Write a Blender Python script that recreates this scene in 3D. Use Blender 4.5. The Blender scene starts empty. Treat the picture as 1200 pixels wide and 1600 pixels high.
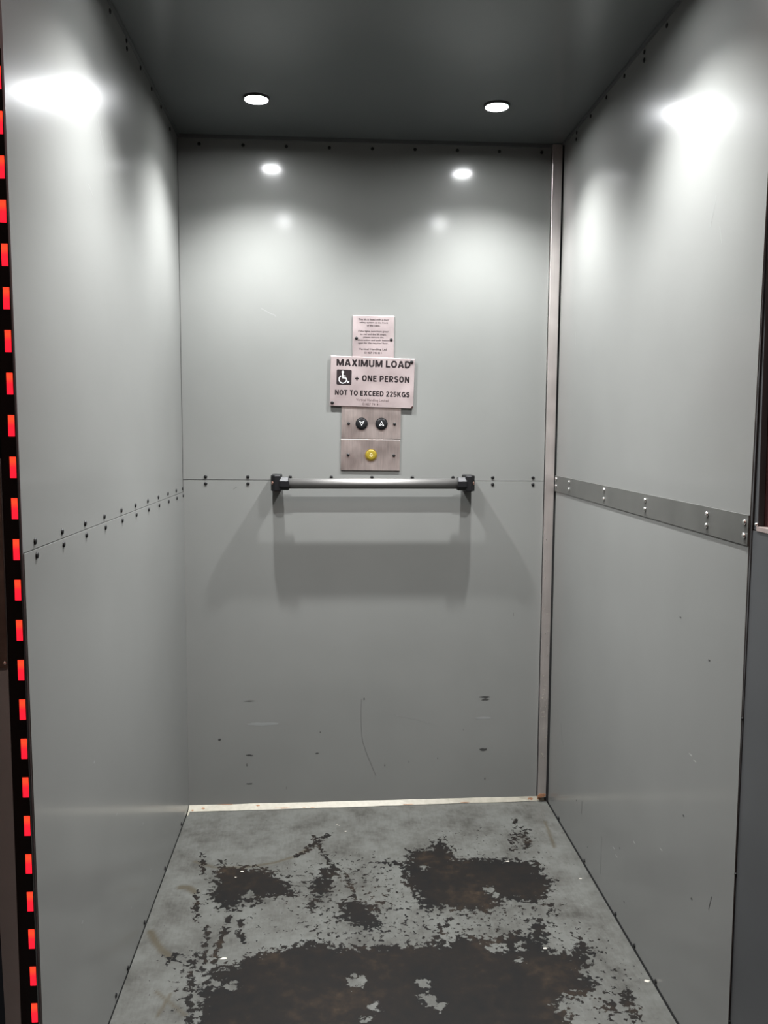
import bpy, math, random
import numpy as np
from mathutils import Matrix, Vector
random.seed(7)
SC = bpy.context.scene
COL = SC.collection
PI = math.pi

# ---------------------------------------------------------------- cabin size (metres)
W, H = 1.119, 2.0          # inside width and height; back wall at y = 0, mouth of the cabin towards -y

# ---------------------------------------------------------------- camera
cam_d = bpy.data.cameras.new('camera'); cam = bpy.data.objects.new('camera', cam_d); COL.objects.link(cam)
cam_d.sensor_fit = 'VERTICAL'; cam_d.sensor_height = 36.0; cam_d.lens = 36.0 * 1320 / 1600
cam_d.clip_start = 0.02; cam_d.clip_end = 50
pitch, yaw, roll = -0.0949, -0.0645, -0.0057
Rx = Matrix.Rotation(pitch, 3, 'X'); Rz = Matrix.Rotation(yaw, 3, 'Z'); Ry = Matrix.Rotation(roll, 3, 'Y')
Rm = Rz @ Rx @ Ry
right, fwd, up = Rm.col[0], Rm.col[1], Rm.col[2]
cam.matrix_world = Matrix(((right[0], up[0], -fwd[0], 0.4342), (right[1], up[1], -fwd[1], -2.5349),
                           (right[2], up[2], -fwd[2], 1.1585), (0, 0, 0, 1)))
SC.camera = cam

# ---------------------------------------------------------------- light level
LAMP = 480.0               # glow of the cabin downlights' lenses
BEAM = 142.0               # their downward beam (watts)
BEAM_ANGLE = 122           # full beam angle in degrees
LED = 1.25                  # red light curtain
LANDING = 22.0              # added lamp over the landing, out of view
SC.view_settings.view_transform = 'Standard'; SC.view_settings.look = 'None'
SC.view_settings.exposure = 0.12; SC.view_settings.gamma = 1.0; SC.view_settings.use_curve_mapping = False
wd = bpy.data.worlds.new('world'); SC.world = wd; wd.use_nodes = True
wd.node_tree.nodes['Background'].inputs[0].default_value = (0.02, 0.02, 0.022, 1)
wd.node_tree.nodes['Background'].inputs[1].default_value = 0.2

# ---------------------------------------------------------------- materials
class NT:
    def __init__(s, name):
        s.m = bpy.data.materials.new(name); s.m.use_nodes = True
        s.t = s.m.node_tree; s.b = s.t.nodes['Principled BSDF']
    def n(s, typ, **kw):
        x = s.t.nodes.new(typ)
        for k, v in kw.items(): setattr(x, k, v)
        return x
    def l(s, a, b): s.t.links.new(a, b)
    def set(s, **kw):
        for k, v in kw.items(): s.b.inputs[k.replace('_', ' ')].default_value = v
    def coord(s, scale=(1, 1, 1), kind='Object'):
        c = s.n('ShaderNodeTexCoord'); m = s.n('ShaderNodeMapping'); m.inputs['Scale'].default_value = scale
        s.l(c.outputs[kind], m.inputs[0]); return m.outputs[0]
    def noise(s, vec, scale, detail=4, rough=.55):
        x = s.n('ShaderNodeTexNoise'); x.inputs['Scale'].default_value = scale
        x.inputs['Detail'].default_value = detail; x.inputs['Roughness'].default_value = rough
        s.l(vec, x.inputs['Vector']); return x.outputs['Fac']
    def ramp(s, fac, stops):
        r = s.n('ShaderNodeValToRGB'); e = r.color_ramp.elements
        while len(e) < len(stops): e.new(0.5)
        for el, (p, c) in zip(e, stops):
            el.position = p; el.color = c if len(c) == 4 else (*c, 1)
        s.l(fac, r.inputs[0]); return r.outputs[0]
    def math(s, op, a, b=None, clamp=False):
        x = s.n('ShaderNodeMath', operation=op); x.use_clamp = clamp
        for i, v in enumerate((a, b)):
            if v is None: continue
            if isinstance(v, (int, float)): x.inputs[i].default_value = v
            else: s.l(v, x.inputs[i])
        return x.outputs[0]
    def mix(s, fac, a, b):
        x = s.n('ShaderNodeMix', data_type='RGBA')
        for i, v in ((0, fac), (6, a), (7, b)):
            if isinstance(v, (int, float)): x.inputs[i].default_value = v
            elif isinstance(v, tuple): x.inputs[i].default_value = v if len(v) == 4 else (*v, 1)
            else: s.l(v, x.inputs[i])
        return x.outputs[2]
    def bump(s, h, strength, dist):
        x = s.n('ShaderNodeBump'); x.inputs['Strength'].default_value = strength; x.inputs['Distance'].default_value = dist
        s.l(h, x.inputs['Height']); s.l(x.outputs[0], s.b.inputs['Normal'])

def panel_mat(name, col, rough=.3, coat_rough=.13, coat=.35):
    a = NT(name); v = a.coord()
    c = a.ramp(a.noise(v, 2.2, 3), [(.3, tuple(x * .94 for x in col)), (.7, tuple(x * 1.05 for x in col))])
    a.l(c, a.b.inputs['Base Color'])
    a.set(Roughness=rough, Metallic=0.0, Coat_Weight=coat, Specular_IOR_Level=.06)
    # fine hairline scratches only change the gloss
    w = a.noise(a.coord((60, 60, 3)), 3, 2)
    r = a.n('ShaderNodeMapRange'); r.inputs[3].default_value = coat_rough * .85; r.inputs[4].default_value = coat_rough * 1.25
    a.l(w, r.inputs[0]); a.l(r.outputs[0], a.b.inputs['Coat Roughness'])
    a.bump(a.noise(v, 3.5, 1), .12, .01)
    return a.m

def simple(name, col, rough=.5, metal=0.0, spec=.5, var=.06, scale=20, bump=0):
    a = NT(name); v = a.coord()
    f = a.noise(v, scale, 4)
    c = a.ramp(f, [(.3, tuple(x * (1 - var) for x in col)), (.7, tuple(min(1, x * (1 + var)) for x in col))])
    a.l(c, a.b.inputs['Base Color']); a.set(Roughness=rough, Metallic=metal, Specular_IOR_Level=spec)
    if bump: a.bump(f, bump, .002)
    return a.m

def brushed(name, col, rough, axis_scale, var=.12, aniso=.0):
    a = NT(name); f = a.noise(a.coord(axis_scale), 4, 6, .65); g = a.noise(a.coord(), 14, 4)
    c = a.ramp(a.math('ADD', a.math('MULTIPLY', f, .5), a.math('MULTIPLY', g, .5)),
               [(.35, tuple(x * (1 - var) for x in col)), (.65, tuple(min(1, x * (1 + var)) for x in col))])
    a.l(c, a.b.inputs['Base Color']); a.set(Metallic=1.0)
    r = a.n('ShaderNodeMapRange'); r.inputs[3].default_value = rough * .8; r.inputs[4].default_value = rough * 1.2
    a.l(g, r.inputs[0]); a.l(r.outputs[0], a.b.inputs['Roughness'])
    a.bump(f, .06, .001)
    return a.m

def emit(name, col, strength):
    a = NT(name); a.set(Base_Color=(*col, 1), Emission_Color=(*col, 1), Emission_Strength=strength, Roughness=.3); return a.m

WALLC = (.112, .1135, .1075)
M = {}
M['wall'] = panel_mat('grey_laminate_steel', WALLC)
M['ceil'] = panel_mat('grey_ceiling_steel', (.085, .092, .091), .35, .16)
M['backing'] = simple('dark_backing', (.02, .02, .02), .8)
M['scuff'] = simple('black_scuff', (.018, .018, .017), .6, scale=90)
M['pale'] = simple('pale_scuff', (.16, .16, .152), .5, scale=90)
M['scratch'] = simple('scratch_grey', (.045, .045, .043), .6)
M['fade'] = simple('faint_scratch', (.125, .13, .126), .5)
M['rivet'] = simple('black_rivet', (.004, .004, .004), .5, spec=.2)
M['chrome'] = simple('bright_rivet', (.82, .82, .80), .16, 1.0, var=.02)
M['dulls'] = brushed('dull_steel', (.21, .21, .195), .42, (1, 1, 30), .16)
M['dullpaint'] = simple('dull_grey_strip', (.040, .040, .036), .5, .0, var=.14, scale=14)
M['alu'] = brushed('aluminium_trim', (.80, .74, .71), .36, (80, 80, 1), .06)
M['plate'] = brushed('satin_plate', (.53, .47, .44), .36, (60, 4, 60), .20)
M['notice'] = brushed('notice_plate', (.50, .425, .42), .42, (40, 40, 4), .04)  # pink reflected from the red surroundings is put into this base colour
M['ink'] = simple('dark_ink', (.006, .003, .0035), .7, spec=.15)
M['inkgrey'] = simple('faded_ink', (.05, .034, .034), .7, spec=.15)
M['black'] = simple('black_plastic', (.0035, .0035, .004), .45, spec=.2)
M['rail'] = brushed('satin_rail', (.15, .146, .14), .6, (1, 60, 60), .04)
M['screw'] = simple('bronze_screw', (.22, .13, .10), .4, .8)
M['yellow'] = simple('yellow_button', (.13, .095, .008), .45, spec=.2)
M['yellowdark'] = simple('dark_brass_ring', (.10, .065, .01), .4)
M['symbol'] = simple('pale_symbol', (.42, .42, .42), .4)
M['bell'] = simple('pale_bell', (.40, .35, .2), .4)
M['cream'] = simple('cream_filler', (.19, .178, .142), .6, var=.1, scale=60, bump=.2)
M['chip'] = simple('pale_chip', (.30, .28, .24), .5)
M['rust'] = simple('rust_stain', (.16, .075, .035), .8, var=.3, scale=120)
M['covestrip'] = simple('dark_cove', (.05, .053, .053), .5)  # dark grey of the cove strips themselves
M['curtain'] = simple('black_acrylic', (.003, .0028, .0028), .3, spec=.15)
M['edge'] = simple('grey_edge', (.13, .12, .125), .3)
M['frame'] = simple('grey_door_paint', (.036, .0375, .039), .4, var=.08, scale=6)
M['jamb'] = simple('grey_jamb_paint', (.20, .205, .20), .5, var=.1, scale=8)
M['lock'] = brushed('scratched_plate', (.20, .185, .165), .45, (1, 40, 6), .25)
M['ring'] = simple('button_rim', (.55, .56, .57), .3, .9)
M['lampring'] = simple('black_lamp_ring', (.03, .03, .032), .4)
M['lens'] = emit('lamp_lens', (.97, .985, 1.0), LAMP)
M['addedlamp'] = emit('added_lamp_lens', (1.0, .74, .66), LANDING)
M['brick'] = simple('landing_wall_paint', (.20, .10, .075), .7, var=.15, scale=8)
M['landfloor'] = simple('landing_vinyl', (.10, .095, .09), .5)
M['landceil'] = simple('landing_ceiling_paint', (.45, .42, .40), .8)
M['addeddoor'] = simple('added_red_door_paint', (.45, .05, .035), .4)
M['bead'] = simple('glazing_bead', (.16, .13, .12), .35)
g = NT('dark_glass'); g.set(Base_Color=(.03, .012, .012, 1), Roughness=.06, Specular_IOR_Level=.5, Transmission_Weight=.0); M['glass'] = g.m
# red cells of the light curtain: the diode sits at the upper end of each window, so that end glows more orange
r_ = NT('red_led'); gc = r_.n('ShaderNodeTexCoord'); sp = r_.n('ShaderNodeSeparateXYZ'); r_.l(gc.outputs['Generated'], sp.inputs[0])
rc = r_.ramp(sp.outputs[2], [(.0, (1, .008, .030)), (.5, (1, .012, .026)), (.8, (1, .06, .018)), (1.0, (1, .045, .018))])
r_.l(rc, r_.b.inputs['Emission Color']); r_.set(Base_Color=(.3, .01, .01, 1), Emission_Strength=LED, Roughness=.3); M['led'] = r_.m

# worn floor: 'wear' is stored on the floor mesh (metres inside a worn patch), broken up by noise here
f = NT('worn_floor_paint'); v = f.coord()
at = f.n('ShaderNodeAttribute', attribute_name='wear'); at2 = f.n('ShaderNodeAttribute', attribute_name='tan')
n1 = f.noise(v, 66, 5, .62); n2 = f.noise(v, 150, 2, .5)
nn = f.math('ADD', f.math('MULTIPLY', f.math('SUBTRACT', n1, .5), .155), f.math('MULTIPLY', f.math('SUBTRACT', n2, .5), .03))
mask = f.math('MULTIPLY', f.math('SUBTRACT', f.math('ADD', at.outputs['Fac'], nn), -.0012), 420, clamp=True)
g1 = f.noise(v, 9, 5, .6); g2 = f.noise(v, 45, 5, .7); g3 = f.noise(f.coord((30, 4, 1)), 5, 4)
paint = f.ramp(f.math('ADD', f.math('MULTIPLY', g1, .55), f.math('ADD', f.math('MULTIPLY', g2, .3), f.math('MULTIPLY', g3, .15))),
               [(.36, (.024, .0235, .0205)), (.46, (.043, .043, .0385)), (.58, (.060, .0615, .056))])
h1 = f.noise(v, 7, 5, .65); h2 = f.noise(v, 40, 5, .7)
dark = f.ramp(f.math('ADD', f.math('MULTIPLY', h1, .6), f.math('MULTIPLY', h2, .4)),
              [(.40, (.0048, .0047, .0045)), (.53, (.0068, .0058, .0050)), (.61, (.0125, .0092, .0066)), (.72, (.028, .020, .013))])
specks = f.math('GREATER_THAN', f.noise(v, 80, 3, .6), .695)
paint = f.mix(f.math('MULTIPLY', specks, .75), paint, (.02, .019, .017))
paint = f.mix(at2.outputs['Fac'], paint, (.030, .025, .0155))
f.l(f.mix(mask, paint, dark), f.b.inputs['Base Color'])
f.l(f.mix(mask, (.42, .42, .42), (.55, .55, .55)), f.b.inputs['Roughness'])
f.l(f.mix(mask, (.22, .22, .22), (.07, .07, .07)), f.b.inputs['Specular IOR Level'])
f.bump(f.math('ADD', f.math('MULTIPLY', mask, -1.0), f.math('MULTIPLY', g2, .25)), .35, .0015)
M['floor'] = f.m

# ---------------------------------------------------------------- mesh helpers
class MB:
    def __init__(s): s.v = []; s.f = []; s.mi = []; s.sm = []
    def add(s, vs, fs, mi=0, smooth=False):
        o = len(s.v); s.v += [tuple(p) for p in vs]
        for q in fs: s.f.append([i + o for i in q]); s.mi.append(mi); s.sm.append(smooth)
    def box(s, x0, x1, y0, y1, z0, z1, mi=0):
        s.hexa([(x0, y0, z0), (x1, y0, z0), (x1, y1, z0), (x0, y1, z0), (x0, y0, z1), (x1, y0, z1), (x1, y1, z1), (x0, y1, z1)], mi)
    def hexa(s, p, mi=0):
        s.add(p, [(0, 3, 2, 1), (4, 5, 6, 7), (0, 1, 5, 4), (1, 2, 6, 5), (2, 3, 7, 6), (3, 0, 4, 7)], mi)
    def prism(s, poly, h0, h1, fr=None, mi=0):
        """polygon (u,v) counter-clockwise, extruded along w from h0 to h1; fr maps (u,v,w) to xyz"""
        fr = fr or (lambda u, v, w: (u, v, w)); n = len(poly)
        vs = [fr(u, v, h0) for u, v in poly] + [fr(u, v, h1) for u, v in poly]
        s.add(vs, [list(range(n))[::-1], [n + i for i in range(n)]] + [(i, (i + 1) % n, n + (i + 1) % n, n + i) for i in range(n)], mi)
    def lathe(s, prof, n=20, fr=None, mi=0, smooth=True):
        """profile of (radius, height) revolved about w"""
        fr = fr or (lambda u, v, w: (u, v, w)); vs = []; fs = []
        for r, h in prof:
            for k in range(n):
                a = 2 * PI * k / n; vs.append(fr(r * math.cos(a), r * math.sin(a), h))
        for j in range(len(prof) - 1):
            for k in range(n):
                fs.append((j * n + k, j * n + (k + 1) % n, (j + 1) * n + (k + 1) % n, (j + 1) * n + k))
        fs.append(list(range(n))[::-1]); fs.append([(len(prof) - 1) * n + k for k in range(n)])
        s.add(vs, fs, mi, smooth)
    def ring(s, outer, inner, h0, h1, fr=None, mi=0):
        fr = fr or (lambda u, v, w: (u, v, w)); n = len(outer)
        vs = [fr(*p, h) for h in (h0, h1) for lst in (outer, inner) for p in lst]; fs = []
        for i in range(n):
            j = (i + 1) % n
            fs += [(2 * n + i, 2 * n + j, 3 * n + j, 3 * n + i), (i, n + i, n + j, j), (i, j, 2 * n + j, 2 * n + i), (n + i, 3 * n + i, 3 * n + j, n + j)]
        s.add(vs, fs, mi)
    def stroke(s, pts, w, h0, h1, fr=None, mi=0):
        """flat mitred stroke along a polyline; w is one width or a list"""
        n = len(pts); ws = w if isinstance(w, (list, tuple)) else [w] * n; L = []; R = []
        for i, p in enumerate(pts):
            a = Vector(pts[max(0, i - 1)]); b = Vector(pts[min(n - 1, i + 1)]); c = Vector(p)
            d1 = (c - a).normalized() if (c - a).length > 1e-9 else None
            d2 = (b - c).normalized() if (b - c).length > 1e-9 else None
            d = ((d1 or d2) + (d2 or d1)); d = d.normalized() if d.length > 1e-6 else (d1 or d2)
            nn_ = Vector((-d.y, d.x)); k = 1.0
            if d1 and d2: k = 1 / max(.5, math.sqrt(max(.01, (1 + d1.dot(d2)) / 2)))
            L.append(tuple(c + nn_ * ws[i] / 2 * k)); R.append(tuple(c - nn_ * ws[i] / 2 * k))
        for i in range(n - 1):
            s.prism([R[i], R[i + 1], L[i + 1], L[i]], h0, h1, fr, mi)
    def build(s, name, mats, parent=None, loc=None, bevel=0):
        me = bpy.data.meshes.new(name); me.from_pydata(s.v, [], s.f)
        mats = mats if isinstance(mats, (list, tuple)) else [mats]
        for m_ in mats: me.materials.append(m_)
        me.polygons.foreach_set('material_index', s.mi); me.polygons.foreach_set('use_smooth', s.sm); me.update()
        o = bpy.data.objects.new(name, me); COL.objects.link(o)
        if parent: o.parent = parent
        if loc: o.location = loc
        if bevel:
            b = o.modifiers.new('bevel', 'BEVEL'); b.width = bevel; b.segments = 2; b.limit_method = 'ANGLE'; b.angle_limit = .6
        return o

def tag(o, label, cat, group=None, kind=None):
    o['label'] = label; o['category'] = cat
    if group: o['group'] = group
    if kind: o['kind'] = kind
    return o
def empty(name, loc=(0, 0, 0), rot=(0, 0, 0)):
    o = bpy.data.objects.new(name, None); o.empty_display_size = .05; COL.objects.link(o); o.location = loc; o.rotation_euler = rot; return o
# frames: (u right, v up, w out of the surface)
BACK = lambda u, v, w: (u, -w, v)
LEFT = lambda u, v, w: (w, u, v)              # u = y, v = z
RIGHT = lambda u, v, w: (W - w, u, v)
FLAT = lambda u, v, w: (u, v, w)

def dome(r=.005, h=.0028):
    return [(r, 0), (r, h * .35), (r * .88, h * .7), (r * .6, h * .92), (r * .2, h)]
rivet_mesh = {}
def rivet(parent, at, facing, m='rivet', r=.005, h=.0028, name='rivet'):
    """round-headed rivet as a part of the panel it holds; copies share one mesh"""
    key = (facing, m, r, h)
    if key not in rivet_mesh:
        fr = {'back': lambda u, v, w: (u, -w, v), 'left': lambda u, v, w: (w, u, v), 'right': lambda u, v, w: (-w, u, v), 'local': FLAT}[facing]
        b = MB(); b.lathe(dome(r, h), 14, fr)
        o = b.build(name, M[m]); rivet_mesh[key] = o
    else:
        o = rivet_mesh[key].copy(); COL.objects.link(o)
    o.parent = parent; o.location = at
    return o

def rough_blob(cx, cy, rx, ry, n=14, j=.35):
    return [(cx + rx * math.cos(2 * PI * k / n) * (1 + random.uniform(-j, j)), cy + ry * math.sin(2 * PI * k / n) * (1 + random.uniform(-j, j))) for k in range(n)]

# ================================================================ SETTING
T = .003
# ---- floor with its worn paint
def sdf(poly, X, Y):
    P = np.array(poly); n = len(P); d = np.full(X.shape, 1e9); inside = np.zeros(X.shape, bool)
    for i in range(n):
        a, b = P[i], P[(i + 1) % n]; e = b - a; wx, wy = X - a[0], Y - a[1]
        t = np.clip((wx * e[0] + wy * e[1]) / (e @ e), 0, 1); d = np.minimum(d, np.hypot(wx - t * e[0], wy - t * e[1]))
        c = ((a[1] <= Y) & (b[1] > Y)) | ((b[1] <= Y) & (a[1] > Y))
        with np.errstate(divide='ignore', invalid='ignore'):
            xi = a[0] + (Y - a[1]) / (b[1] - a[1] if b[1] != a[1] else 1e-12) * e[0]
        inside ^= c & (X < xi)
    return np.where(inside, d, -d)
def line_d(pts, X, Y):
    d = np.full(X.shape, 1e9)
    for a, b in zip(pts[:-1], pts[1:]):
        a = np.array(a); b = np.array(b); e = b - a; wx, wy = X - a[0], Y - a[1]
        t = np.clip((wx * e[0] + wy * e[1]) / (e @ e), 0, 1); d = np.minimum(d, np.hypot(wx - t * e[0], wy - t * e[1]))
    return d
SOLID = [
 [(.1432,-.327),(.1623,-.3553),(.2129,-.3641),(.2699,-.3793),(.2966,-.4105),(.3289,-.447),(.3555,-.5147),(.3087,-.5122),(.2736,-.5103),(.2481,-.5509),(.2173,-.5284),(.204,-.5638),(.1705,-.5671),(.1608,-.5358),(.1356,-.5188),(.1347,-.4701),(.1428,-.4426),(.1299,-.4132)],
 [(.4127,-.3809),(.444,-.3642),(.4656,-.3897),(.4436,-.4417),(.4374,-.4975),(.4083,-.5282),(.3977,-.5895),(.3771,-.5579),(.3906,-.5166),(.3837,-.4725),(.3949,-.4275)],
 [(.4548,-.5413),(.4957,-.533),(.5297,-.5558),(.565,-.5473),(.5448,-.5975),(.5588,-.6471),(.5239,-.6826),(.5035,-.6441),(.4761,-.633),(.4428,-.6118),(.4657,-.5831)],
 [(.1915,-1.20),(.1672,-.9114),(.1631,-.8533),(.1783,-.8237),(.1657,-.7875),(.2175,-.7782),(.27,-.7395),(.342,-.7219),(.4049,-.6943),(.4476,-.7277),(.4793,-.7294),(.5495,-.7245),(.6235,-.733),(.6687,-.7133),(.699,-.7284),(.7312,-.694),(.7723,-.71),(.793,-.7156),(.8399,-.7),(.8757,-.6881),(.8847,-.7207),(.9188,-.6475),(.9493,-.6394),(.9219,-.7669),(.9535,-.7686),(.971,-.7825),(1.0115,-.7186),(1.0248,-.7639),(1.0065,-.8055),(.9788,-.8447),(.9994,-.8772),(.9778,-.9137),(.9084,-.9317),(.8954,-.9523),(.911,-.974),(.88,-1.20)],
 [(.6542,-.2921),(.7064,-.2949),(.7479,-.2287),(.7717,-.2983),(.7825,-.3572),(.8368,-.341),(.8858,-.3564),(.9242,-.3584),(.9788,-.374),(1.0012,-.3877),(.9938,-.442),(1.0109,-.4721),(.9787,-.5484),(.9357,-.5779),(.9045,-.5604),(.8764,-.5536),(.8237,-.6127),(.7914,-.6008),(.7457,-.5984),(.7143,-.5762),(.6716,-.5943),(.6521,-.5625),(.6517,-.509),(.625,-.4742),(.627,-.3801),(.5712,-.3648),(.6037,-.354),(.6412,-.3623)],
 [(1.0376,-.9095),(1.0587,-.9107),(1.0527,-.947),(1.0572,-.9724),(1.0365,-1.0006),(1.0282,-.9953),(1.0335,-.9711),(1.0183,-.9552),(1.0013,-.9742),(.9809,-.9632),(.9959,-.9386),(1.0105,-.9471),(1.0339,-.9304)],
 [(.128,-.7401),(.1364,-.7278),(.1486,-.7906),(.1246,-.7812)], [(.0778,-.7457),(.0936,-.734),(.1076,-.7557),(.0864,-.7644)],
 [(.9864,-.2128),(1.0068,-.1847),(1.0038,-.2837),(.976,-.3025)], [(.9595,-.2257),(.9696,-.2262),(.9535,-.3079),(.9431,-.3074)],
 [(.9647,-.5794),(.9808,-.5855),(.9784,-.6161),(.9639,-.6052)]]
STREAK = [([(.3725,-.2705),(.4312,-.1908)], .006), ([(.3909,-.2029),(.4151,-.2926)], .006), ([(.4184,-.3059),(.4408,-.3763)], .003),
 ([(.0854,-.2882),(.1017,-.3942)], .003), ([(.0979,-.4791),(.1172,-.6037)], .004), ([(.1474,-.6341),(.159,-.7586)], .003),
 ([(.1955,-.5884),(.1767,-.776)], .005), ([(.2284,-.6098),(.2223,-.6569),(.2395,-.6942)], .005), ([(.1348,-.7978),(.1599,-.9586)], .005),
 ([(.3417,-.3147),(.3792,-.2775)], .005), ([(.4746,-.4082),(.5015,-.5333)], .003), ([(.7174,-.6365),(.6708,-.7179)], .005), ([(.9889,-.1233),(.9645,-.2401)], .002)]
SPECK = [([(.2947,-.3806),(.364,-.4141),(.425,-.3445),(.5708,-.3522),(.6458,-.3687),(.6528,-.4981),(.7143,-.5762),(.979,-.5697),(.9482,-.6873),(.8757,-.6881),(.6842,-.7186),(.4697,-.7289),(.4049,-.6943),(.36,-.60),(.3555,-.5147)], -.012),
 ([(.4049,-.6943),(.2491,-.7383),(.2235,-.6933),(.2044,-.6182),(.3041,-.5331)], -.021),
 ([(.1247,-.7972),(.17,-.7997),(.1792,-.9597),(.1562,-.9584)], -.012), ([(.2022,-.9272),(.3432,-.942),(.3457,-.9887),(.2094,-.981)], -.012),
 ([(.9524,-.6493),(1.0224,-.7008),(1.0513,-.7653),(1.0565,-.888),(1.0076,-1.0261),(.875,-1.0186),(.9491,-.9267),(.9219,-.7669)], -.016),
 ([(.7344,-.228),(.9096,-.1648),(1.0171,-.1852),(1.017,-.376),(.8579,-.3675),(.6724,-.3063)], -.021)]
HOLE = [(.4898,-.8488,.017),(.6304,-.8643,.012),(.6371,-.9129,.016),(.6556,-.9388,.010),(.5252,-.9315,.011),(.507,-.9682,.008),(.8239,-.7511,.013),(.864,-.7515,.010),(.8476,-.8008,.008),
        (.8407,-.5082,.012),(.8503,-.5361,.010),(.6831,-.3868,.008),(.1958,-.8438,.010),(.2257,-.8493,.012),(.231,-.5026,.014),(.80,-.7505,.012)]
STEP = .006
nx = int((W - .006) / STEP) + 1; ny = int(1.40 / STEP) + 1
xs = np.linspace(.003, W - .003, nx); ys = np.linspace(-1.40, .01, ny)
X, Y = np.meshgrid(xs, ys)
wear = np.full(X.shape, -.055)
for p, lv in SPECK: wear = np.maximum(wear, np.minimum(lv, lv + .25 * (sdf(p, X, Y)) ) )
for p in SOLID: wear = np.maximum(wear, np.clip(sdf(p, X, Y) * 1.0, -.055, .07))
for p, w_ in STREAK: wear = np.maximum(wear, np.clip((w_ - line_d(p, X, Y)) * 2.4 + .004, -.055, .02))
for x_, y_, r in HOLE:
    d = np.hypot(X - x_, (Y - y_) * .85) - r
    wear = np.minimum(wear, np.clip(d * 2.2, -.05, .08))
tan = np.zeros(X.shape)
for p, w_ in [([(.0188,-.6457),(.0371,-.683),(.0599,-.7193),(.0855,-.7462)], .006), ([(.0557,-.4548),(.0736,-.4558),(.0949,-.479)], .008),
              ([(.0709,-.3256),(.1256,-.3594),(.2129,-.3641),(.2862,-.3433),(.3353,-.3143),(.37,-.275)], .002),
              ([(.0751,-.8595),(.1477,-.9345)], .0012), ([(.1056,-.8686),(.0925,-.9347)], .0012), ([(1.0768,-.1433),(1.0632,-.3004)], .0015)]:
    tan = np.maximum(tan, np.clip(1 - (line_d(p, X, Y) - w_) / .005, 0, 1) * .8)
verts = [(float(a), float(b), 0.0) for a, b in zip(X.ravel(), Y.ravel())]
faces = [(j * nx + i, j * nx + i + 1, (j + 1) * nx + i + 1, (j + 1) * nx + i) for j in range(ny - 1) for i in range(nx - 1)]
fb = MB(); fb.add(verts, faces)
fb.box(.003, W - .003, -1.40, .01, -.012, -.002)
random.seed(21)
CHIPS = [(.2027,-.3861,.005), (.1891,-.4143,.003), (.2,-.7563,.006), (.4801,-.1744,.004), (.4564,-.1289,.003), (.462,-.137,.002), (.9151,-.3706,.005), (1.0869,-.4688,.004), (.9177,-.7588,.005), (1.106,-.8834,.006)]
for cx_, cy_, r in CHIPS: fb.add([(px_, py_, .0006) for px_, py_ in rough_blob(cx_, cy_, r, r * .6, 10)], [list(range(10))], 1)
floor = fb.build('floor', [M['floor'], M['chip']])
for nm, arr in (('wear', wear), ('tan', tan)):
    at_ = floor.data.attributes.new(nm, 'FLOAT', 'POINT')
    vals = np.concatenate([arr.ravel(), np.zeros(len(fb.v) - arr.size)]).astype(np.float32); at_.data.foreach_set('value', vals)
tag(floor, 'grey painted lift floor worn through to black in big ragged patches', 'floor', kind='structure')

# ---- back wall
JB = 1.0127
wb = MB(); wb.box(-.02, W + .02, T + .001, .02, -.02, H + .01)
wall_back = tag(wb.build('wall_back', M['backing']), 'back wall of grey panels with a riveted seam behind the handrail', 'wall', kind='structure')
BX1 = W - .034
b = MB(); b.hexa([(0.001, 0, JB + .0012), (BX1, 0, JB - .0010), (BX1, T, JB - .0010), (0.001, T, JB + .0012), (0.001, 0, H - .0005), (BX1, 0, H), (BX1, T, H), (0.001, T, H - .0005)])
for c in [([(.235,1.515),(.25,1.507),(.262,1.500),(.272,1.498),(.277,1.492)], .0012, 'f')]:
    b.stroke(c[0], c[1], .0001, .0002, BACK, 1)
b.build('upper_panel', [M['wall'], M['fade']], wall_back)
b = MB(); b.hexa([(0.001, 0, .004), (BX1, 0, .004), (BX1, T, .004), (0.001, T, .004), (0.001, 0, JB - .0004), (BX1, 0, JB - .0026), (BX1, T, JB - .0026), (0.001, T, JB - .0004)])
def bk(x, y):   # scuffs were measured on a 2.14 mm grid from the seam's left end
    return (x, y)
for (x, z, rx, rz, mi) in [(.189,.337,.016,.002,3), (.915,.338,.014,.0035,1), (.917,.330,.012,.003,1), (.187,.166,.010,.003,1), (.915,.170,.014,.005,1), (.395,.168,.006,.002,1),
                           (.098,.217,.004,.004,1), (.54,.338,.002,.004,1), (.187,.075,.010,.002,1), (.605,.125,.0015,.005,1), (.92,.075,.002,.004,1), (.30,.06,.001,.005,3), (.77,.145,.001,.003,1),
                           (.18,.135,.002,.005,1), (.405,.235,.002,.002,1), (.85,.235,.001,.003,3), (.68,.135,.001,.004,3), (1.0,.60,.001,.006,3)]:
    b.prism(rough_blob(x, z, rx, rz), .0001, .0002, BACK, mi)
for (x, z, rx, rz) in [(.228,.264,.052,.0045), (.912,.272,.024,.004)]:
    b.prism(rough_blob(x, z, rx, rz, 20, .2), .0001, .0002, BACK, 4)
b.stroke([(.531,.337),(.530,.30),(.531,.25),(.535,.205),(.548,.165),(.564,.125),(.578,.092)], .0014, .0001, .0002, BACK, 3)
b.stroke([(.64,.285),(.70,.272),(.74,.258)], .0010, .0001, .0002, BACK, 4)
b.stroke([(.148,.985),(.158,.992)], .002, .0001, .0002, BACK, 3)
b.build('lower_panel', [M['wall'], M['scuff'], M['rivet'], M['scratch'], M['fade']], wall_back)
for x in (.0667, .1913, .3167, .4389, .5609, .6827, .8062, .9277, 1.0517):
    z = JB + .0098 - x * .0012
    rivet(wall_back, (x, 0, z), 'back'); rivet(wall_back, (x, 0, z - .0207), 'back')
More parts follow.
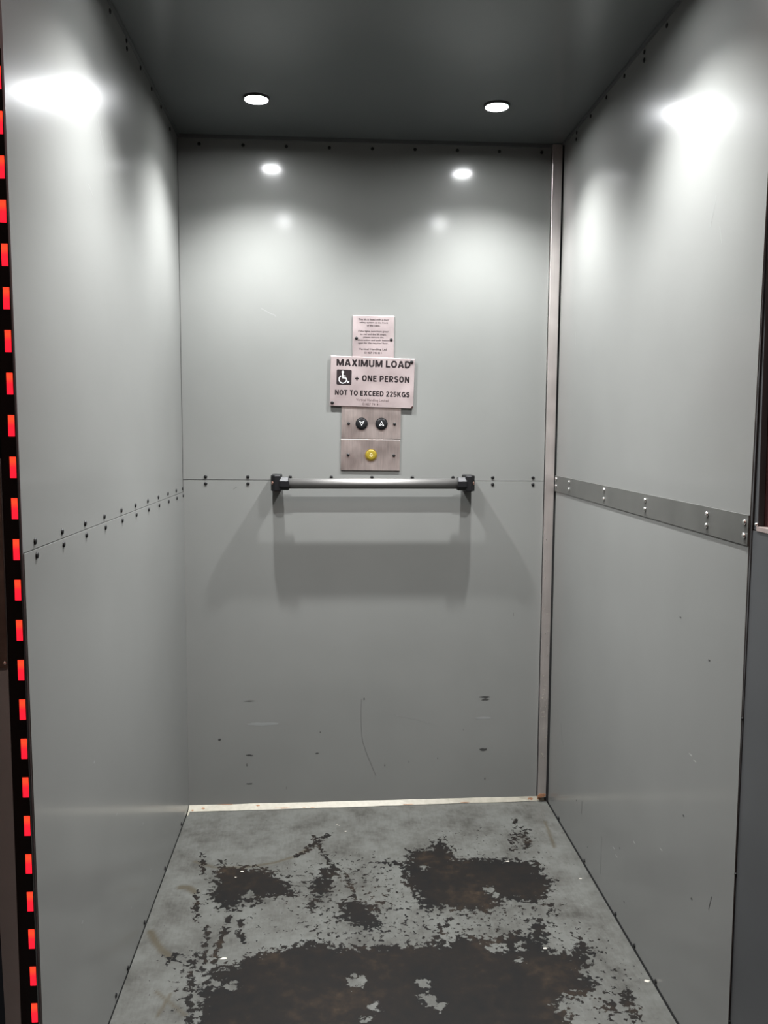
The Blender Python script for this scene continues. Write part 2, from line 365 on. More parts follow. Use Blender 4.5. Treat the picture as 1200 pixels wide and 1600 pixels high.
for x, z in [(.0616,1.9751),(.1864,1.9747),(.3102,1.9742),(.4338,1.9737),(.5582,1.9742),(.6824,1.9756),(.8065,1.976),(.9303,1.9764),(1.056,1.9768)]:
    rivet(wall_back, (x, 0, z), 'back')

# ---- left wall: near edge leans by 0.0105 per metre of height
el = lambda z: -1.3062 - .0105 * z
jl = lambda y: .9763 - .0052 * y
b = MB(); b.hexa([(-.02, el(0), -.02), (-T - .001, el(0), -.02), (-T - .001, 0, -.02), (-.02, 0, -.02), (-.02, el(H), H + .01), (-T - .001, el(H), H + .01), (-T - .001, 0, H + .01), (-.02, 0, H + .01)])
wall_left = tag(b.build('wall_left', M['backing']), 'left side wall of grey panels with black rivets along its sloping seam', 'wall', kind='structure')
def side_panel(name, z0a, z0b, z1a, z1b, parent, dx=0., marks=None):
    b = MB(); p = [(-T, el(z0b), z0b), (dx, el(z0b), z0b), (dx, -.0005, z0a), (-T, -.0005, z0a), (-T, el(z1b), z1b), (dx, el(z1b), z1b), (dx, -.0005, z1a), (-T, -.0005, z1a)]
    b.hexa(p)
    for fn in (marks or []): fn(b)
    return b.build(name, [M['wall'], M['scuff'], M['scratch'], M['fade'], M['pale']], parent)
def L_up(b):
    for pts in [[(-1.02,1.70),(-1.0,1.72),(-.97,1.715)], [(-.93,1.60),(-.90,1.585)], [(-.75,1.66),(-.71,1.62)], [(-.86,1.74),(-.82,1.70),(-.80,1.65)]]:
        b.stroke(pts, .0012, .0001, .0002, LEFT, 4)
def L_lo(b):
    b.stroke([(-.80,.882),(-.765,.889),(-.745,.897)], .0022, .0001, .0002, LEFT, 2)
    b.stroke([(-.37,.93),(-.365,.945)], .002, .0017, .0018, LEFT, 3)
    for y, z in [(-1.20,.1),(-1.0,.55),(-.85,.38),(-.62,.25),(-1.1,.30),(-.75,.12),(-.55,.1)]:
        b.prism(rough_blob(y, z, .005, .002), .0017, .0018, LEFT, 3)
side_panel('upper_panel', jl(0) + .0008, jl(el(1)) + .0008, H, H, wall_left, 0., [L_up])
side_panel('lower_panel', .004, .004, jl(0) - .0006, jl(el(1)) - .0006, wall_left, .0016, [L_lo])
for y in (-1.268, -1.141, -1.0114, -.8827, -.749, -.6205, -.4912, -.3657, -.2383, -.1152, -.012):
    z = jl(y)
    rivet(wall_left, (0, y, z + .0115), 'left'); rivet(wall_left, (.0016, y + .001, z - .0095), 'left')
for y, z in [(-.7444,1.984),(-.6077,1.988),(-.6049,1.973),(-.4723,1.988),(-.3516,1.988),(-.2356,1.988),(-.1152,1.975),(-.875,1.984),(-1.0,1.984),(-1.12,1.984),(-1.24,1.984)]:
    rivet(wall_left, (0, y, z), 'left')
for y, z in [(-.1354,.0153),(-.3833,.0139),(-.6305,.0142),(-.7944,.0110),(-.8941,.0191),(-1.15,.015)]:
    rivet(wall_left, (.0016, y, z), 'left')

# ---- right wall
er = lambda z: -1.2115 + .0085 * max(0, min(1.0, z / 1.0)) - .012 * max(0., (z - 1.1))
RY0 = -.016
JR = 1.004
TR = .0012
b = MB(); b.hexa([(W + TR + .0002, er(0) + .004, -.02), (W + .003, er(0) + .004, -.02), (W + .003, RY0, -.02), (W + TR + .0002, RY0, -.02), (W + TR + .0002, er(2) + .004, H + .01), (W + .003, er(2) + .004, H + .01), (W + .003, RY0, H + .01), (W + TR + .0002, RY0, H + .01)])
wall_right = tag(b.build('wall_right', M['backing']), 'right side wall of grey panels crossed by a dull steel strip', 'wall', kind='structure')
def r_panel(name, z0, z1, marks):
    b = MB(); b.hexa([(W, er(z0), z0), (W + TR, er(z0), z0), (W + TR, RY0, z0), (W, RY0, z0), (W, er(z1), z1), (W + TR, er(z1), z1), (W + TR, RY0, z1), (W, RY0, z1)])
    marks(b); return b.build(name, [M['wall'], M['scuff'], M['scratch'], M['fade'], M['pale']], wall_right)
def R_up(b):
    for pts in [[(-1.03,1.58),(-1.02,1.55),(-1.01,1.53)], [(-1.05,1.52),(-1.06,1.49)], [(-.18,1.44),(-.185,1.40)]]:
        b.stroke(pts, .0011, .0001, .0002, RIGHT, 3)
def R_lo(b):
    b.stroke([(-.53,.145),(-.53,.045)], .0014, .0001, .0002, RIGHT, 2)
    b.stroke([(-.36,.16),(-.36,.125)], .0020, .0001, .0002, RIGHT, 1)
    b.stroke([(-1.13,.33),(-1.12,.30)], .0020, .0001, .0002, RIGHT, 1)
    b.stroke([(-.14,.30),(-.15,.265),(-.17,.245)], .0012, .0001, .0002, RIGHT, 2)
    for y, z in [(-.31,.14),(-.42,.06),(-.70,.07),(-.66,.18),(-1.0,.42),(-1.05,.28),(-.95,.8),(-1.08,.75)]:
        b.prism(rough_blob(y, z, .004, .0018), .0001, .0002, RIGHT, 1)
    for y, z in [(-.62,.16),(-.64,.15),(-.75,.24),(-1.02,.55),(-1.04,.545),(-.9,.3)]:
        b.prism(rough_blob(y, z, .007, .0016), .0001, .0002, RIGHT, 4)
r_panel('upper_panel', JR + .0006, H, R_up); r_panel('lower_panel', .004, JR - .0006, R_lo)
for y, z in [(-.7726,1.983),(-.6489,1.9844),(-.6491,1.9675),(-.5229,1.9847),(-.3947,1.9853),(-.268,1.9858),(-.1419,1.9869),(-.139,1.970),(-.9,1.983),(-1.02,1.983),(-1.14,1.983)]:
    rivet(wall_right, (W, y, z), 'right')
for y, z in [(-.1436,.0094),(-.3984,.0115),(-.6487,.0096),(-.7747,.0095),(-.8991,.0095)]:
    rivet(wall_right, (W, y, z), 'right')
for z in (.685, .415, .15):
    o = rivet(wall_right, (W + .0022, er(z), z), 'back', r=.0028, h=.003, name='edge_rivet')

# ---- ceiling
b = MB(); b.box(-.02, W + .02, -1.40, .02, H + .0005, H + .02)
LAMPS = [(.249, -.285, 'rear left'), (.866, -.285, 'rear right'), (.252, -.955, 'front left'), (.876, -.945, 'front right')]
ceiling = tag(b.build('ceiling', M['ceil']), 'dark grey gloss ceiling sheet of the lift cabin', 'ceiling', kind='structure')
b = MB(); b.box(.0, W - .034, -.006, 0, H - .010, H); tag(b.build('trim_1', M['covestrip']), 'narrow dark cove strip along the top of the back wall', 'trim', kind='structure')
b = MB(); b.box(0, .006, -1.315, -.006, H - .006, H); tag(b.build('trim_2', M['covestrip']), 'narrow dark cove strip along the top of the left wall', 'trim', kind='structure')
b = MB(); b.box(W - .006, W, -1.21, RY0, H - .006, H); tag(b.build('trim_3', M['covestrip']), 'narrow dark cove strip along the top of the right wall', 'trim', kind='structure')

# ---- aluminium corner trim on the back wall's right edge (leans: 4 mm gap at the bottom)
b = MB()
x0t, x1t, x0b, x1b = W - .033, W - .0035, W - .031, W - .0065
b.hexa([(x0b, -.012, .016), (x1b, -.012, .016), (x1b, 0, .016), (x0b, 0, .016), (x0t, -.012, H - .002), (x1t, -.012, H - .002), (x1t, 0, H - .002), (x0t, 0, H - .002)])
tr = b.build('trim_4', M['alu'], bevel=.0008); tag(tr, 'tall pale aluminium trim in the back right corner', 'trim', kind='structure')
random.seed(11)
b = MB()
for k in range(26):
    z = random.uniform(.05, .55) if k < 20 else random.uniform(.3, .9)
    b.prism(rough_blob(random.uniform(x0b + .004, x1b - .004), z, .0012, .0014, 8), .0121, .0126, BACK)
b.build('rust_spot', M['cream'], tr)['label'] = 'pale specks of splashed filler'
b = MB(); b.prism(rough_blob(W - .02, .022, .012, .006, 14), .0122, .0128, BACK); b.build('rust_stain', M['rust'], tr)['label'] = 'brown rust stain'

# ---- cream filler strip between the floor and the back wall
b = MB()
za, zb = .0105, .0155; ya, yb = -.027, -.003
n = 24; top = []; bot = []
random.seed(5)
for i in range(n + 1):
    t = i / n; x = .003 + (W - .012) * t
    top.append((x, 0.0, za + (zb - za) * t + random.uniform(-.0006, .0006))); bot.append((x, ya + (yb - ya) * t + random.uniform(-.0015, .0015), .0012))
vs = top + bot + [(p[0], 0, .0005) for p in top]
m_ = n + 1; fs = []
for i in range(n): fs += [(i, m_ + i, m_ + i + 1, i + 1), (m_ + i, 2 * m_ + i, 2 * m_ + i + 1, m_ + i + 1), (2 * m_ + i, i, i + 1, 2 * m_ + i + 1)]
fs += [(0, 2 * m_, m_), (n, m_ + n, 2 * m_ + n)]
b.add(vs, fs)
b.add([(.0035, -.020, .004), (.010, -.022, .004), (.0075, -.050, .001), (.0035, -.050, .001)], [(0, 3, 2, 1)])
bs = tag(b.build('baseboard_back', M['cream']), 'cream filler strip between the worn floor and the back wall', 'baseboard', kind='structure')
b = MB()
def strip_pt(t, s): # t along, s 0 top..1 front
    a = Vector(top[0]).lerp(Vector(top[-1]), t); c = Vector(bot[0]).lerp(Vector(bot[-1]), t); p = a.lerp(c, s); return (p.x, p.y, p.z + .0006)
for t, s, dt, ds in [(.04,.55,.010,.16), (.19,.35,.012,.12), (.25,.9,.07,.10), (.21,.8,.05,.1), (.33,.93,.04,.06), (.42,.5,.006,.2), (.60,.9,.05,.06), (.77,.85,.03,.06), (.96,.55,.018,.35), (.985,.5,.010,.4), (.012,.8,.006,.12), (.1,.05,.05,.04)]:
    b.add([strip_pt(t + dt * .5 * math.cos(2 * PI * k / 10) * random.uniform(.7, 1.2), min(1, max(0, s + ds * math.sin(2 * PI * k / 10) * random.uniform(.7, 1.2)))) for k in range(10)], [list(range(10))])
b.build('rust_stain', M['rust'], bs)['label'] = 'brown rust stains'

# ================================================================ LANDING OUTSIDE THE CABIN (in front of and behind the camera)
LX0, LX1, LY0, LY1, LH = -.75, 2.05, -4.2, -1.47, 2.45
b = MB(); b.box(LX0, LX1, LY0, -1.415, -.03, -.003); tag(b.build('floor', M['landfloor']), 'dark vinyl floor of the landing outside the lift', 'floor', kind='structure')
b = MB(); b.box(LX0, LX1, LY0, LY1, LH, LH + .03); tag(b.build('ceiling', M['landceil']), 'landing ceiling outside the lift', 'ceiling', kind='structure')
b = MB(); b.box(LX0 - .05, LX0, LY0, LY1, -.03, LH); tag(b.build('wall_landing_left', M['brick']), 'brown landing wall to the left of the lift mouth', 'wall', kind='structure')
b = MB(); b.box(LX1, LX1 + .05, LY0, LY1, -.03, LH); tag(b.build('wall_landing_right', M['brick']), 'brown landing wall to the right of the lift mouth', 'wall', kind='structure')
b = MB(); b.box(LX0 - .05, LX1 + .05, LY0 - .05, LY0, -.03, LH); tag(b.build('wall_landing_front', M['brick']), 'brown landing wall facing the lift mouth', 'wall', kind='structure')
b = MB(); b.box(LX0, -.065, LY1, LY1 + .06, -.03, LH); b.box(1.24, LX1, LY1, LY1 + .06, -.03, LH); b.box(-.065, 1.24, LY1, LY1 + .06, 2.03, LH)
tag(b.build('wall_landing_back', M['brick']), 'brown landing wall around the lift mouth', 'wall', kind='structure')
b = MB(); b.box(.10, .95, LY0 + .001, LY0 + .045, 0.0, 2.03)  # unseen door added to give the metal plates something red to reflect
dr = tag(b.build('added_door', M['addeddoor']), 'added red door facing the lift, out of view, for its red reflection', 'door', kind='structure')
b = MB(); b.lathe([(.011, 0), (.011, .05), (.022, .052), (.026, .066), (.020, .076), (.005, .08)], 18, lambda u, v, w: (.88 + u, LY0 + .045 + w, 1.0 + v)); b.build('door_knob', M['chrome'], dr)
b = MB(); b.box(.25, .85, -2.35, -2.05, LH - .05, LH - .012)  # unseen lamp added to brighten the right door leaf and near walls
t_ = empty('added_landing_light', (0, 0, 0)); tag(t_, 'added warm fill light under the landing ceiling, out of view', 'ceiling light')
b.build('diffuser', M['addedlamp'], t_)
b = MB(); b.box(.23, .87, -2.37, -2.03, LH - .012, LH); b.build('base', M['landceil'], t_)

# ================================================================ THINGS
# ---- four ceiling downlights
for i, (x, y, which) in enumerate(LAMPS):
    t = empty('ceiling_downlight', (x, y, H))
    tag(t, {'rear left': 'small round white ceiling lamp nearest the back wall, left one of that pair',
            'rear right': 'small round white ceiling lamp nearest the back wall, right one beside the corner trim',
            'front left': 'small round white ceiling lamp nearer the cabin mouth, left one at the top edge',
            'front right': 'small round white ceiling lamp nearer the cabin mouth, right one at the top edge'}[which], 'ceiling light', 'ceiling downlights')
    if i == 0:
        b = MB(); k = 28; circ = lambda r: [(r * math.cos(2 * PI * j / k), r * math.sin(2 * PI * j / k)) for j in range(k)]
        b.ring(circ(.034), circ(.0295), -.0060, .0004)
        ring = b.build('trim_ring', M['lampring'], t); b = MB(); b.lathe([(.029, .0004), (.029, -.0006)], 28, smooth=False); lens = b.build('lens', M['lens'], t)
        sd = bpy.data.lights.new('beam', 'SPOT'); sd.energy = BEAM; sd.color = (.97, .985, 1.0); sd.shadow_soft_size = .014
        sd.spot_size = math.radians(BEAM_ANGLE); sd.spot_blend = 1.0
        beam = bpy.data.objects.new('beam', sd); COL.objects.link(beam); beam.parent = t; beam.location = (0, 0, -.008)
    else:
        for o in (ring, lens, beam):
            c = o.copy(); COL.objects.link(c); c.parent = t

# ---- handrail
hr = tag(empty('handrail', (.563, 0, 1.003)), 'satin metal grab rail on two black brackets across the back wall', 'handrail')
S = .060; RR = .0152; ZR = .0030
b = MB(); b.lathe([(RR, -.272), (RR, .272)], 28, lambda u, v, w: (w, -S + u, ZR + v)); b.build('rail_tube', M['rail'], hr)
for sx in (-1, 1):
    b = MB(); xo, xi = sx * .300, sx * .270
    # wall block with a chamfered outer front edge
    pl = [(xi, 0), (xi, -.074), (sx * .289, -.076), (xo, -.060), (xo, 0)]
    if sx < 0: pl = pl
    else: pl = pl[::-1]
    b.prism(pl[::-1], -.022 + ZR, .025 + ZR)
    br = b.build('bracket', M['black'], hr, bevel=.003)
    b = MB(); b.lathe([(.0195, 0), (.0205, .003), (.0205, .025), (.0185, .028)], 8,
                      lambda u, v, w: (sx * (.2745 - w), -S + u * math.cos(PI / 8) - v * math.sin(PI / 8), ZR + u * math.sin(PI / 8) + v * math.cos(PI / 8)), smooth=False)
    b.build('collar', M['black'], br)
    nx_, ny_ = sx * .82, -.57
    cx_, cy_ = sx * .2948, -.0682
    b = MB(); b.lathe([(.0050, 0), (.0050, .0012), (.0022, .0012), (.0020, .0004)], 14, lambda u, v, w: (cx_ + nx_ * w - ny_ * u * (1), cy_ + ny_ * w + nx_ * u, ZR + .002 + v))
    b.build('screw', M['screw'], br)

# ---- lettering
def lettering(name, body, cx, cy, w, h, z, m, parent, bold=0.0, lo=None):
    cu = bpy.data.curves.new(name, 'FONT'); cu.body = body; cu.size = 1; cu.offset = bold; cu.extrude = .02; cu.resolution_u = 3
    to = bpy.data.objects.new(name, cu); COL.objects.link(to)
    dg = bpy.context.evaluated_depsgraph_get(); me = bpy.data.meshes.new_from_object(to.evaluated_get(dg))
    bpy.data.objects.remove(to)
    n_ = len(me.vertices); co = np.empty(n_ * 3); me.vertices.foreach_get('co', co); co = co.reshape(-1, 3)
    mn, mx = co.min(0), co.max(0)
    co[:, 0] = (co[:, 0] - (mn[0] + mx[0]) / 2) * w / (mx[0] - mn[0]) + cx
    co[:, 1] = (co[:, 1] - (mn[1] + mx[1]) / 2) * h / (mx[1] - mn[1]) + cy
    co[:, 2] = z + (co[:, 2] - mn[2]) / (mx[2] - mn[2]) * .0002
    me.vertices.foreach_set('co', co.ravel()); me.update()
    me.materials.clear(); me.materials.append(m)
    o = bpy.data.objects.new(name, me); COL.objects.link(o); o.parent = parent; return o

# bold sans capitals drawn as strokes on a unit cell (height 1); each glyph: advance width and polylines
def arc(cx, cy, rx, ry, a0, a1, n=14): return [(cx + rx * math.cos(math.radians(a0 + (a1 - a0) * k / n)), cy + ry * math.sin(math.radians(a0 + (a1 - a0) * k / n))) for k in range(n + 1)]
TH = .2; h_ = TH / 2
GL = {
 'M': (.86, [[(h_, 0), (h_, 1)], [(.13, 1), (.43, .06)], [(.73, 1), (.43, .06)], [(.86 - h_, 0), (.86 - h_, 1)]]),
 'A': (.72, [[(.09, 0), (.335, 1)], [(.63, 0), (.385, 1)], [(.19, .29), (.53, .29)]]),
 'X': (.68, [[(.10, 0), (.58, 1)], [(.58, 0), (.10, 1)]]),
 'I': (TH, [[(h_, 0), (h_, 1)]]),
 'U': (.66, [[(h_, 1), (h_, .34)] + arc(.33, .34, .23, .25, 180, 360) + [(.66 - h_, 1)]]),
 'L': (.52, [[(h_, 1), (h_, 0)], [(h_, h_), (.52, h_)]]),
 'O': (.72, [arc(.36, .5, .26, .41, 90, 450, 28)]),
 'D': (.68, [[(h_, 0), (h_, 1)], [(h_, .91), (.30, .91)] + arc(.30, .5, .28, .41, 90, -90) + [(h_, .09)]]),
 'N': (.68, [[(h_, 0), (h_, 1)], [(.12, .97), (.56, .03)], [(.68 - h_, 0), (.68 - h_, 1)]]),
 'E': (.54, [[(h_, 0), (h_, 1)], [(h_, .91), (.53, .91)], [(h_, .51), (.49, .51)], [(h_, .09), (.54, .09)]]),
 'P': (.62, [[(h_, 0), (h_, 1)], [(h_, .91), (.32, .91)] + arc(.32, .68, .20, .23, 90, -90) + [(h_, .45)]]),
 'R': (.66, [[(h_, 0), (h_, 1)], [(h_, .91), (.33, .91)] + arc(.33, .69, .20, .22, 90, -90) + [(h_, .47)], [(.30, .46), (.56, 0)]]),
 'S': (.60, [arc(.30, .71, .21, .20, 20, 270, 12) + arc(.30, .295, .22, .215, 90, -165, 12)]),
 'T': (.60, [[(.30, 0), (.30, 1)], [(0, .91), (.60, .91)]]),
 'C': (.68, [arc(.37, .5, .27, .41, 42, 318, 22)]),
 'G': (.72, [arc(.37, .5, .27, .41, 42, 345, 22), [(.64, 0), (.64, .50)], [(.40, .44), (.73, .44)]]),
 'K': (.68, [[(h_, 0), (h_, 1)], [(.58, 1), (.16, .42)], [(.28, .56), (.60, 0)]]),
 '2': (.56, [arc(.27, .71, .19, .20, 170, -20, 12) + [(.12, .12)], [(.02, .09), (.55, .09)]]),
 '5': (.56, [[(.52, .91), (.13, .91), (.10, .50)] + arc(.26, .315, .21, .225, 130, -160, 14)]),
 '+': (.62, [[(.31, .08), (.31, .70)], [(0, .39), (.62, .39)]]), ' ': (.20, [])}
def bold_line(body, x0, x1, yc, hgt, z, parent, gap=.10):
    adv = sum(GL[c][0] + gap for c in body) - gap; sx_ = (x1 - x0) / adv; b = MB(); x = 0
    for c in body:
        w_, polys = GL[c]
        for pl in polys:
            b.stroke([(x0 + (x + p[0]) * sx_, yc + (p[1] - .5) * hgt) for p in pl], TH * 1.12 * (sx_ + hgt) / 2, z, z + .0002)
        x += w_ + gap
    return b.build('lettering', M['ink'], parent)

# ---- small notice plate
nt = tag(empty('notice_plate', (.5632, 0, 1.436), (PI / 2, .006, 0)), 'small square metal notice with several lines of fine print above the load sign', 'sign')
b = MB(); b.box(-.0613, .0613, -.0635, .0625, 0, .0036); b.build('plate', M['notice'], nt, bevel=.0008)
K = .0001263
for body, x0, x1, yc, hh, m in [("This lift is fitted with a door", 230, 945, 224, 46, 'ink'), ("safety system at the front", 255, 920, 298, 52, 'ink'), ("of the cabin.", 430, 740, 362, 42, 'ink'),
                            ("If the lights turn from green", 228, 940, 500, 52, 'ink'), ("to red and the lift stops,", 275, 885, 570, 52, 'ink'), ("please remove the", 347, 825, 638, 46, 'ink'),
                            ("obstruction and push button", 213, 955, 705, 50, 'ink'), ("again for the required floor.", 228, 930, 772, 52, 'ink'),
                            ("Vertical Handling Ltd.", 245, 910, 916, 60, 'ink'), ("01487 741411", 375, 780, 993, 48, 'ink')]:
    lettering('lettering', body, ((x0 + x1) / 2 - 582) * K, .0625 - (yc - 135) * K, (x1 - x0) * K, hh * K, .0036, M[m], nt, .012)
rivet(nt, (-.0499, -.0037, .0036), 'local', r=.0046); rivet(nt, (.0528, -.0062, .0036), 'local', r=.0046)

# ---- maximum load sign
ld = tag(empty('load_sign', (.5604, -.0042, 1.3039), (PI / 2, .026, 0)), 'wide metal sign about maximum load with black wheelchair symbol, reflected pink in its colour', 'sign')
b = MB(); b.box(-.1245, .1245, -.0733, .0733, 0, .003); b.build('plate', M['notice'], ld, bevel=.0008)
K = .0002297; lx = lambda x: (x - 588) * K; ly = lambda y: (393 - y) * K
bold_line('MAXIMUM LOAD', lx(121), lx(1076), ly(154), 88 * K, .003, ld, .09)
bold_line('+ ONE PERSON', lx(362), lx(1066), ly(345), 78 * K, .003, ld, .13)
bold_line('NOT TO EXCEED 225KGS', lx(111), lx(1076), ly(537), 66 * K, .003, ld, .11)
lettering('lettering', 'Vertical Handling Limited', lx(596), ly(627), 420 * K, 44 * K, .003, M['inkgrey'], ld, .004)
lettering('lettering', '01487 741411', lx(591), ly(676), 242 * K, 34 * K, .003, M['inkgrey'], ld, .004)
b = MB(); R_ = .0038; hw = 97 * K; pts = []
for cx_, cy_, a0 in [(hw - R_, hw - R_, 0), (-hw + R_, hw - R_, 90), (-hw + R_, -hw + R_, 180), (hw - R_, -hw + R_, 270)]:
    pts += [(lx(223) + cx_ + R_ * math.cos(math.radians(a0 + k * 18)), ly(342) + cy_ + R_ * math.sin(math.radians(a0 + k * 18))) for k in range(6)]
b.prism(pts, .003, .0032)
sy = b.build('wheelchair_symbol', M['ink'], ld)
b = MB(); P = lambda x, y: (lx(x), ly(y))
b.prism([(lx(205) + 15 * K * math.cos(k * PI / 10), ly(276) + 15 * K * math.sin(k * PI / 10)) for k in range(20)], .0032, .0034)
b.stroke([P(203, 292), P(206, 350)], 15 * K, .0032, .0034)
b.stroke([P(204, 325), P(243, 325)], 10 * K, .0032, .0034)
b.stroke([P(199, 350), P(246, 350), P(270, 405), P(290, 397)], 12 * K, .0032, .0034)
b.stroke([P(207 + 49 * math.cos(math.radians(a)), 369 + 49 * math.sin(math.radians(a))) for a in range(-118, -118 - 241, -12)], 10 * K, .0032, .0034)
b.build('wheelchair_figure', M['symbol'], sy)
rivet(ld, (.1150, .0632, .003), 'local', r=.0052); rivet(ld, (-.1170, -.0640, .003), 'local', r=.0052)
b = MB()
for x_, y_ in [(.1238, -.0726)]:
    b.prism([(x_, y_), (x_, y_ + .006), (x_ - .002, y_ + .007), (x_ - .007, y_ + .002), (x_ - .008, y_)][::-1], .003, .0033)
b.build('bright_corner', M['chrome'], ld)  # small flat chrome patch on the sign's lower right corner

# ---- call button plates
def button(parent, x, y, face, rim, r=.0165, label=None):
    b = MB(); k = 28; circ = lambda q: [(x + q * math.cos(2 * PI * j / k), y + q * math.sin(2 * PI * j / k)) for j in range(k)]
    b.ring(circ(r + .0018), circ(r - .0006), 0.0040, .0060); bz = b.build('button_bezel', M[rim], parent)
    b = MB(); b.lathe([(r - .0006, .0040), (r - .0008, .0066), (r - .0025, .0074), (r * .5, .0076)], 28, lambda u, v, w: (x + u, y + v, w)); o = b.build('push_button', M[face], parent)
    if label: o['label'] = label
    return o
up_ = tag(empty('floor_button_plate', (.5578, 0, 1.1805), (PI / 2, .004, 0)), 'satin metal plate with two black arrow buttons below the load sign', 'button plate')
b = MB(); b.box(-.0885, .0885, -.0445, .0580, 0, .0040); b.build('plate', M['plate'], up_, bevel=.0006)
for x, sg, lb in [(-.0284, -1, 'black button with a pale down arrow'), (.0310, 1, 'black button with a pale up arrow')]:
    o = button(up_, x, .0012, 'black', 'black', label=lb)
    out = [(0, .0082), (.0078, -.0072), (0, -.0034), (-.0078, -.0072)]; inn = [(0, .0052), (.0053, -.0046), (0, -.0019), (-.0053, -.0046)]
    if sg < 0: out = [(-u, -v + .001) for u, v in out]; inn = [(-u, -v + .001) for u, v in inn]
    b = MB(); b.ring([(x + u, .0012 + v) for u, v in out][::-1], [(x + u, .0012 + v) for u, v in inn][::-1], .0076, .0079); b.build('arrow', M['symbol'], o)
rivet(up_, (-.0673, .001, .0040), 'local', r=.0047); rivet(up_, (.0698, .0009, .0040), 'local', r=.0047)
al = tag(empty('alarm_button_plate', (.5560, 0, 1.0883), (PI / 2, .008, 0)), 'satin metal plate with one yellow alarm button just above the handrail', 'button plate')
b = MB(); b.box(-.0885, .0885, -.0460, .0465, 0, .0040); b.build('plate', M['plate'], al, bevel=.0006)
o = button(al, .0020, .0005, 'yellow', 'yellowdark', label='yellow alarm button')
b = MB(); x, y = .0020, .0005
b.ring([(x + u, y + v) for u, v in [(-.005, -.003), (-.0035, .001), (-.0025, .0045), (0, .006), (.0025, .0045), (.0035, .001), (.005, -.003), (0, -.003)]],
       [(x + u, y + v) for u, v in [(-.0032, -.0018), (-.0022, .001), (-.0014, .0034), (0, .0045), (.0014, .0034), (.0022, .001), (.0032, -.0018), (0, -.0018)]], .0076, .0079)
b.prism([(x + .0014 * math.cos(k * PI / 5), y - .0046 + .0014 * math.sin(k * PI / 5)) for k in range(10)], .0076, .0079)
b.build('bell_symbol', M['bell'], o)
rivet(al, (-.0667, .0001, .0040), 'local', r=.0047); rivet(al, (.0703, -.0002, .0040), 'local', r=.0047)

# ---- steel cover strip over the right wall's seam
st = tag(empty('cover_strip', (W, 0, JR)), 'dull dark steel strip with bright rivets across the right wall', 'metal strip')
b = MB(); ya_, yb_ = -.0122, er(1) - .0005
b.hexa([(-.0025, yb_, .9757 - JR), (0, yb_, .9757 - JR), (0, ya_, .9815 - JR), (-.0025, ya_, .9815 - JR), (-.0025, yb_, 1.0256 - JR), (0, yb_, 1.0256 - JR), (0, ya_, 1.0290 - JR), (-.0025, ya_, 1.0290 - JR)])
b.build('strip', M['dullpaint'], st)
for y, za_, zb_ in [(-.030, 1.0185, .998), (-.1685, 1.0183, .998), (-.4755, 1.0169, .9945), (-.7515, 1.0137, .9945), (-1.0532, 1.0127, .9921), (-1.193, 1.0135, .991)]:
    for z in (za_, zb_): rivet(st, (-.0025, y, z - JR), 'right', 'chrome', r=.0050, h=.0042)

# ---- red light curtain at the left of the cabin mouth, its lights facing the landing
YC = -1.325
lc = tag(empty('light_curtain', (0, YC, 0)), 'tall black door sensor strip with a column of glowing red lights', 'light curtain')
b = MB(); b.hexa([(-.0245, 0, .02), (.0022, 0, .02), (-.004, .030, .02), (-.0245, .030, .02), (-.0205, 0, 1.985), (-.0040, 0, 1.985), (-.008, .030, 1.985), (-.0205, .030, 1.985)]); b.build('housing', M['curtain'], lc)
b = MB(); eo = lambda z, d: el(z) - YC - d
b.hexa([(-.006, eo(0, .0012), .004), (.0, eo(0, .0012), .004), (.0, eo(0, .0002), .004), (-.006, eo(0, .0002), .004), (-.006, eo(2, .0012), 1.985), (.0, eo(2, .0012), 1.985), (.0, eo(2, .0002), 1.985), (-.006, eo(2, .0002), 1.985)])
b.build('edge_trim', M['edge'], lc)['label'] = 'thin grey metal edge'
led0 = None
for k in range(33):
    z = .0642 + k * .05787
    if z > 1.95: break
    if led0 is None:
        b = MB(); b.box(-.0042, .0042, -.0006, .001, -.0148, .0148); led0 = o = b.build('red_light', M['led'], lc)
    else:
        o = led0.copy(); COL.objects.link(o); o.parent = lc
    o.location = (-.0028 - .0034 * z, 0, z)

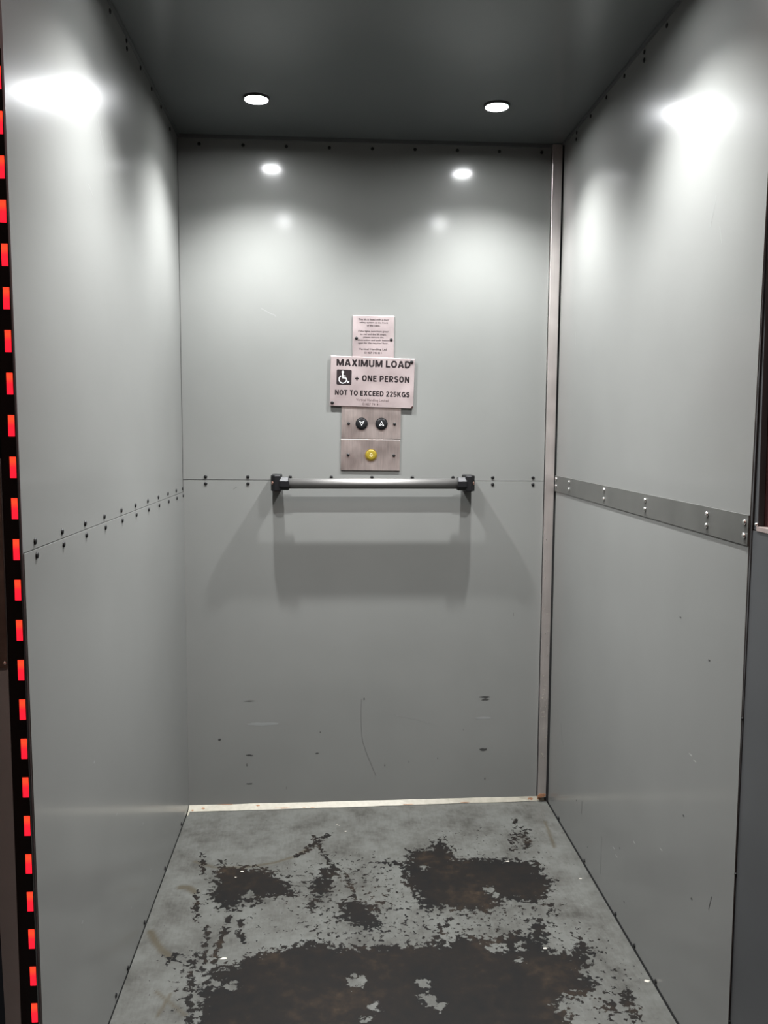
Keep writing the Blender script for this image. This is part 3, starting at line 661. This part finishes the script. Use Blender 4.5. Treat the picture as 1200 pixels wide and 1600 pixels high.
# ---- landing door leaf folded back at the right, seen past the end of the right wall
DX = 1.1235
ldoor = tag(empty('landing_door', (DX, -1.165, 0)), 'grey metal door with dark upper glass at the right beyond the side wall', 'door')
ZL = 1.0035
def dbox(b, ya, yb, za, zb, x0=0., x1=.04): b.box(x0, x1, ya, yb, za, zb)
b = MB(); b.hexa([(0, -.0570, ZL), (.04, -.0570, ZL), (.04, 0, ZL), (0, 0, ZL), (0, -.0300, 2.0), (.04, -.0300, 2.0), (.04, 0, 2.0), (0, 0, 2.0)]); b.build('stile', M['frame'], ldoor)
b = MB(); dbox(b, -.80, -.70, ZL, 2.0); b.build('stile', M['frame'], ldoor)
b = MB(); dbox(b, -.80, 0, .02, ZL - .002, -.0015, .04); b.build('lower_panel', M['frame'], ldoor)
b = MB(); dbox(b, -.70, -.058, 1.9, 2.0); b.build('top_rail', M['frame'], ldoor)
b = MB(); dbox(b, -.70, -.025, ZL + .006, 1.9, .010, .016); b.build('glass_pane', M['glass'], ldoor)
b = MB(); dbox(b, -.70, -.0575, ZL - .001, ZL + .006, -.003, .03); b.build('glazing_bead', M['bead'], ldoor)
rivet(ldoor, (0, -.0545, ZL + .0085), 'right', 'chrome', r=.0035, h=.004, name='screw')

# ---- left: grey jamb beyond the light curtain with a scratched lock plate
b = MB(); b.hexa([(-.0420, -1.325, 0), (-.0236, -1.325, 0), (-.0236, -1.285, 0), (-.0420, -1.285, 0), (-.060, -1.325, 1.118), (-.0236, -1.325, 1.118), (-.0236, -1.285, 1.118), (-.060, -1.285, 1.118)])
tag(b.build('trim_5', M['jamb']), 'dark grey door jamb at the far left beyond the red lights', 'trim', kind='structure')
b = MB(); b.box(-.060, -.0236, -1.325, -1.285, 1.118, 2.02)
tag(b.build('trim_6', M['curtain']), 'black upper jamb at the far left above the lock plate', 'trim', kind='structure')
lk = tag(empty('lock_plate', (-.0420, -1.325, .968)), 'scratched metal lock plate at the left edge beside the red lights', 'lock plate')
b = MB(); b.box(-.018, .0182, -.002, 0, -.148, .148); b.build('plate', M['lock'], lk)
for x, z in ((.0145, .133), (.0145, -.140)): rivet(lk, (x, -.002, z), 'back', 'chrome', r=.0026, h=.002, name='screw')
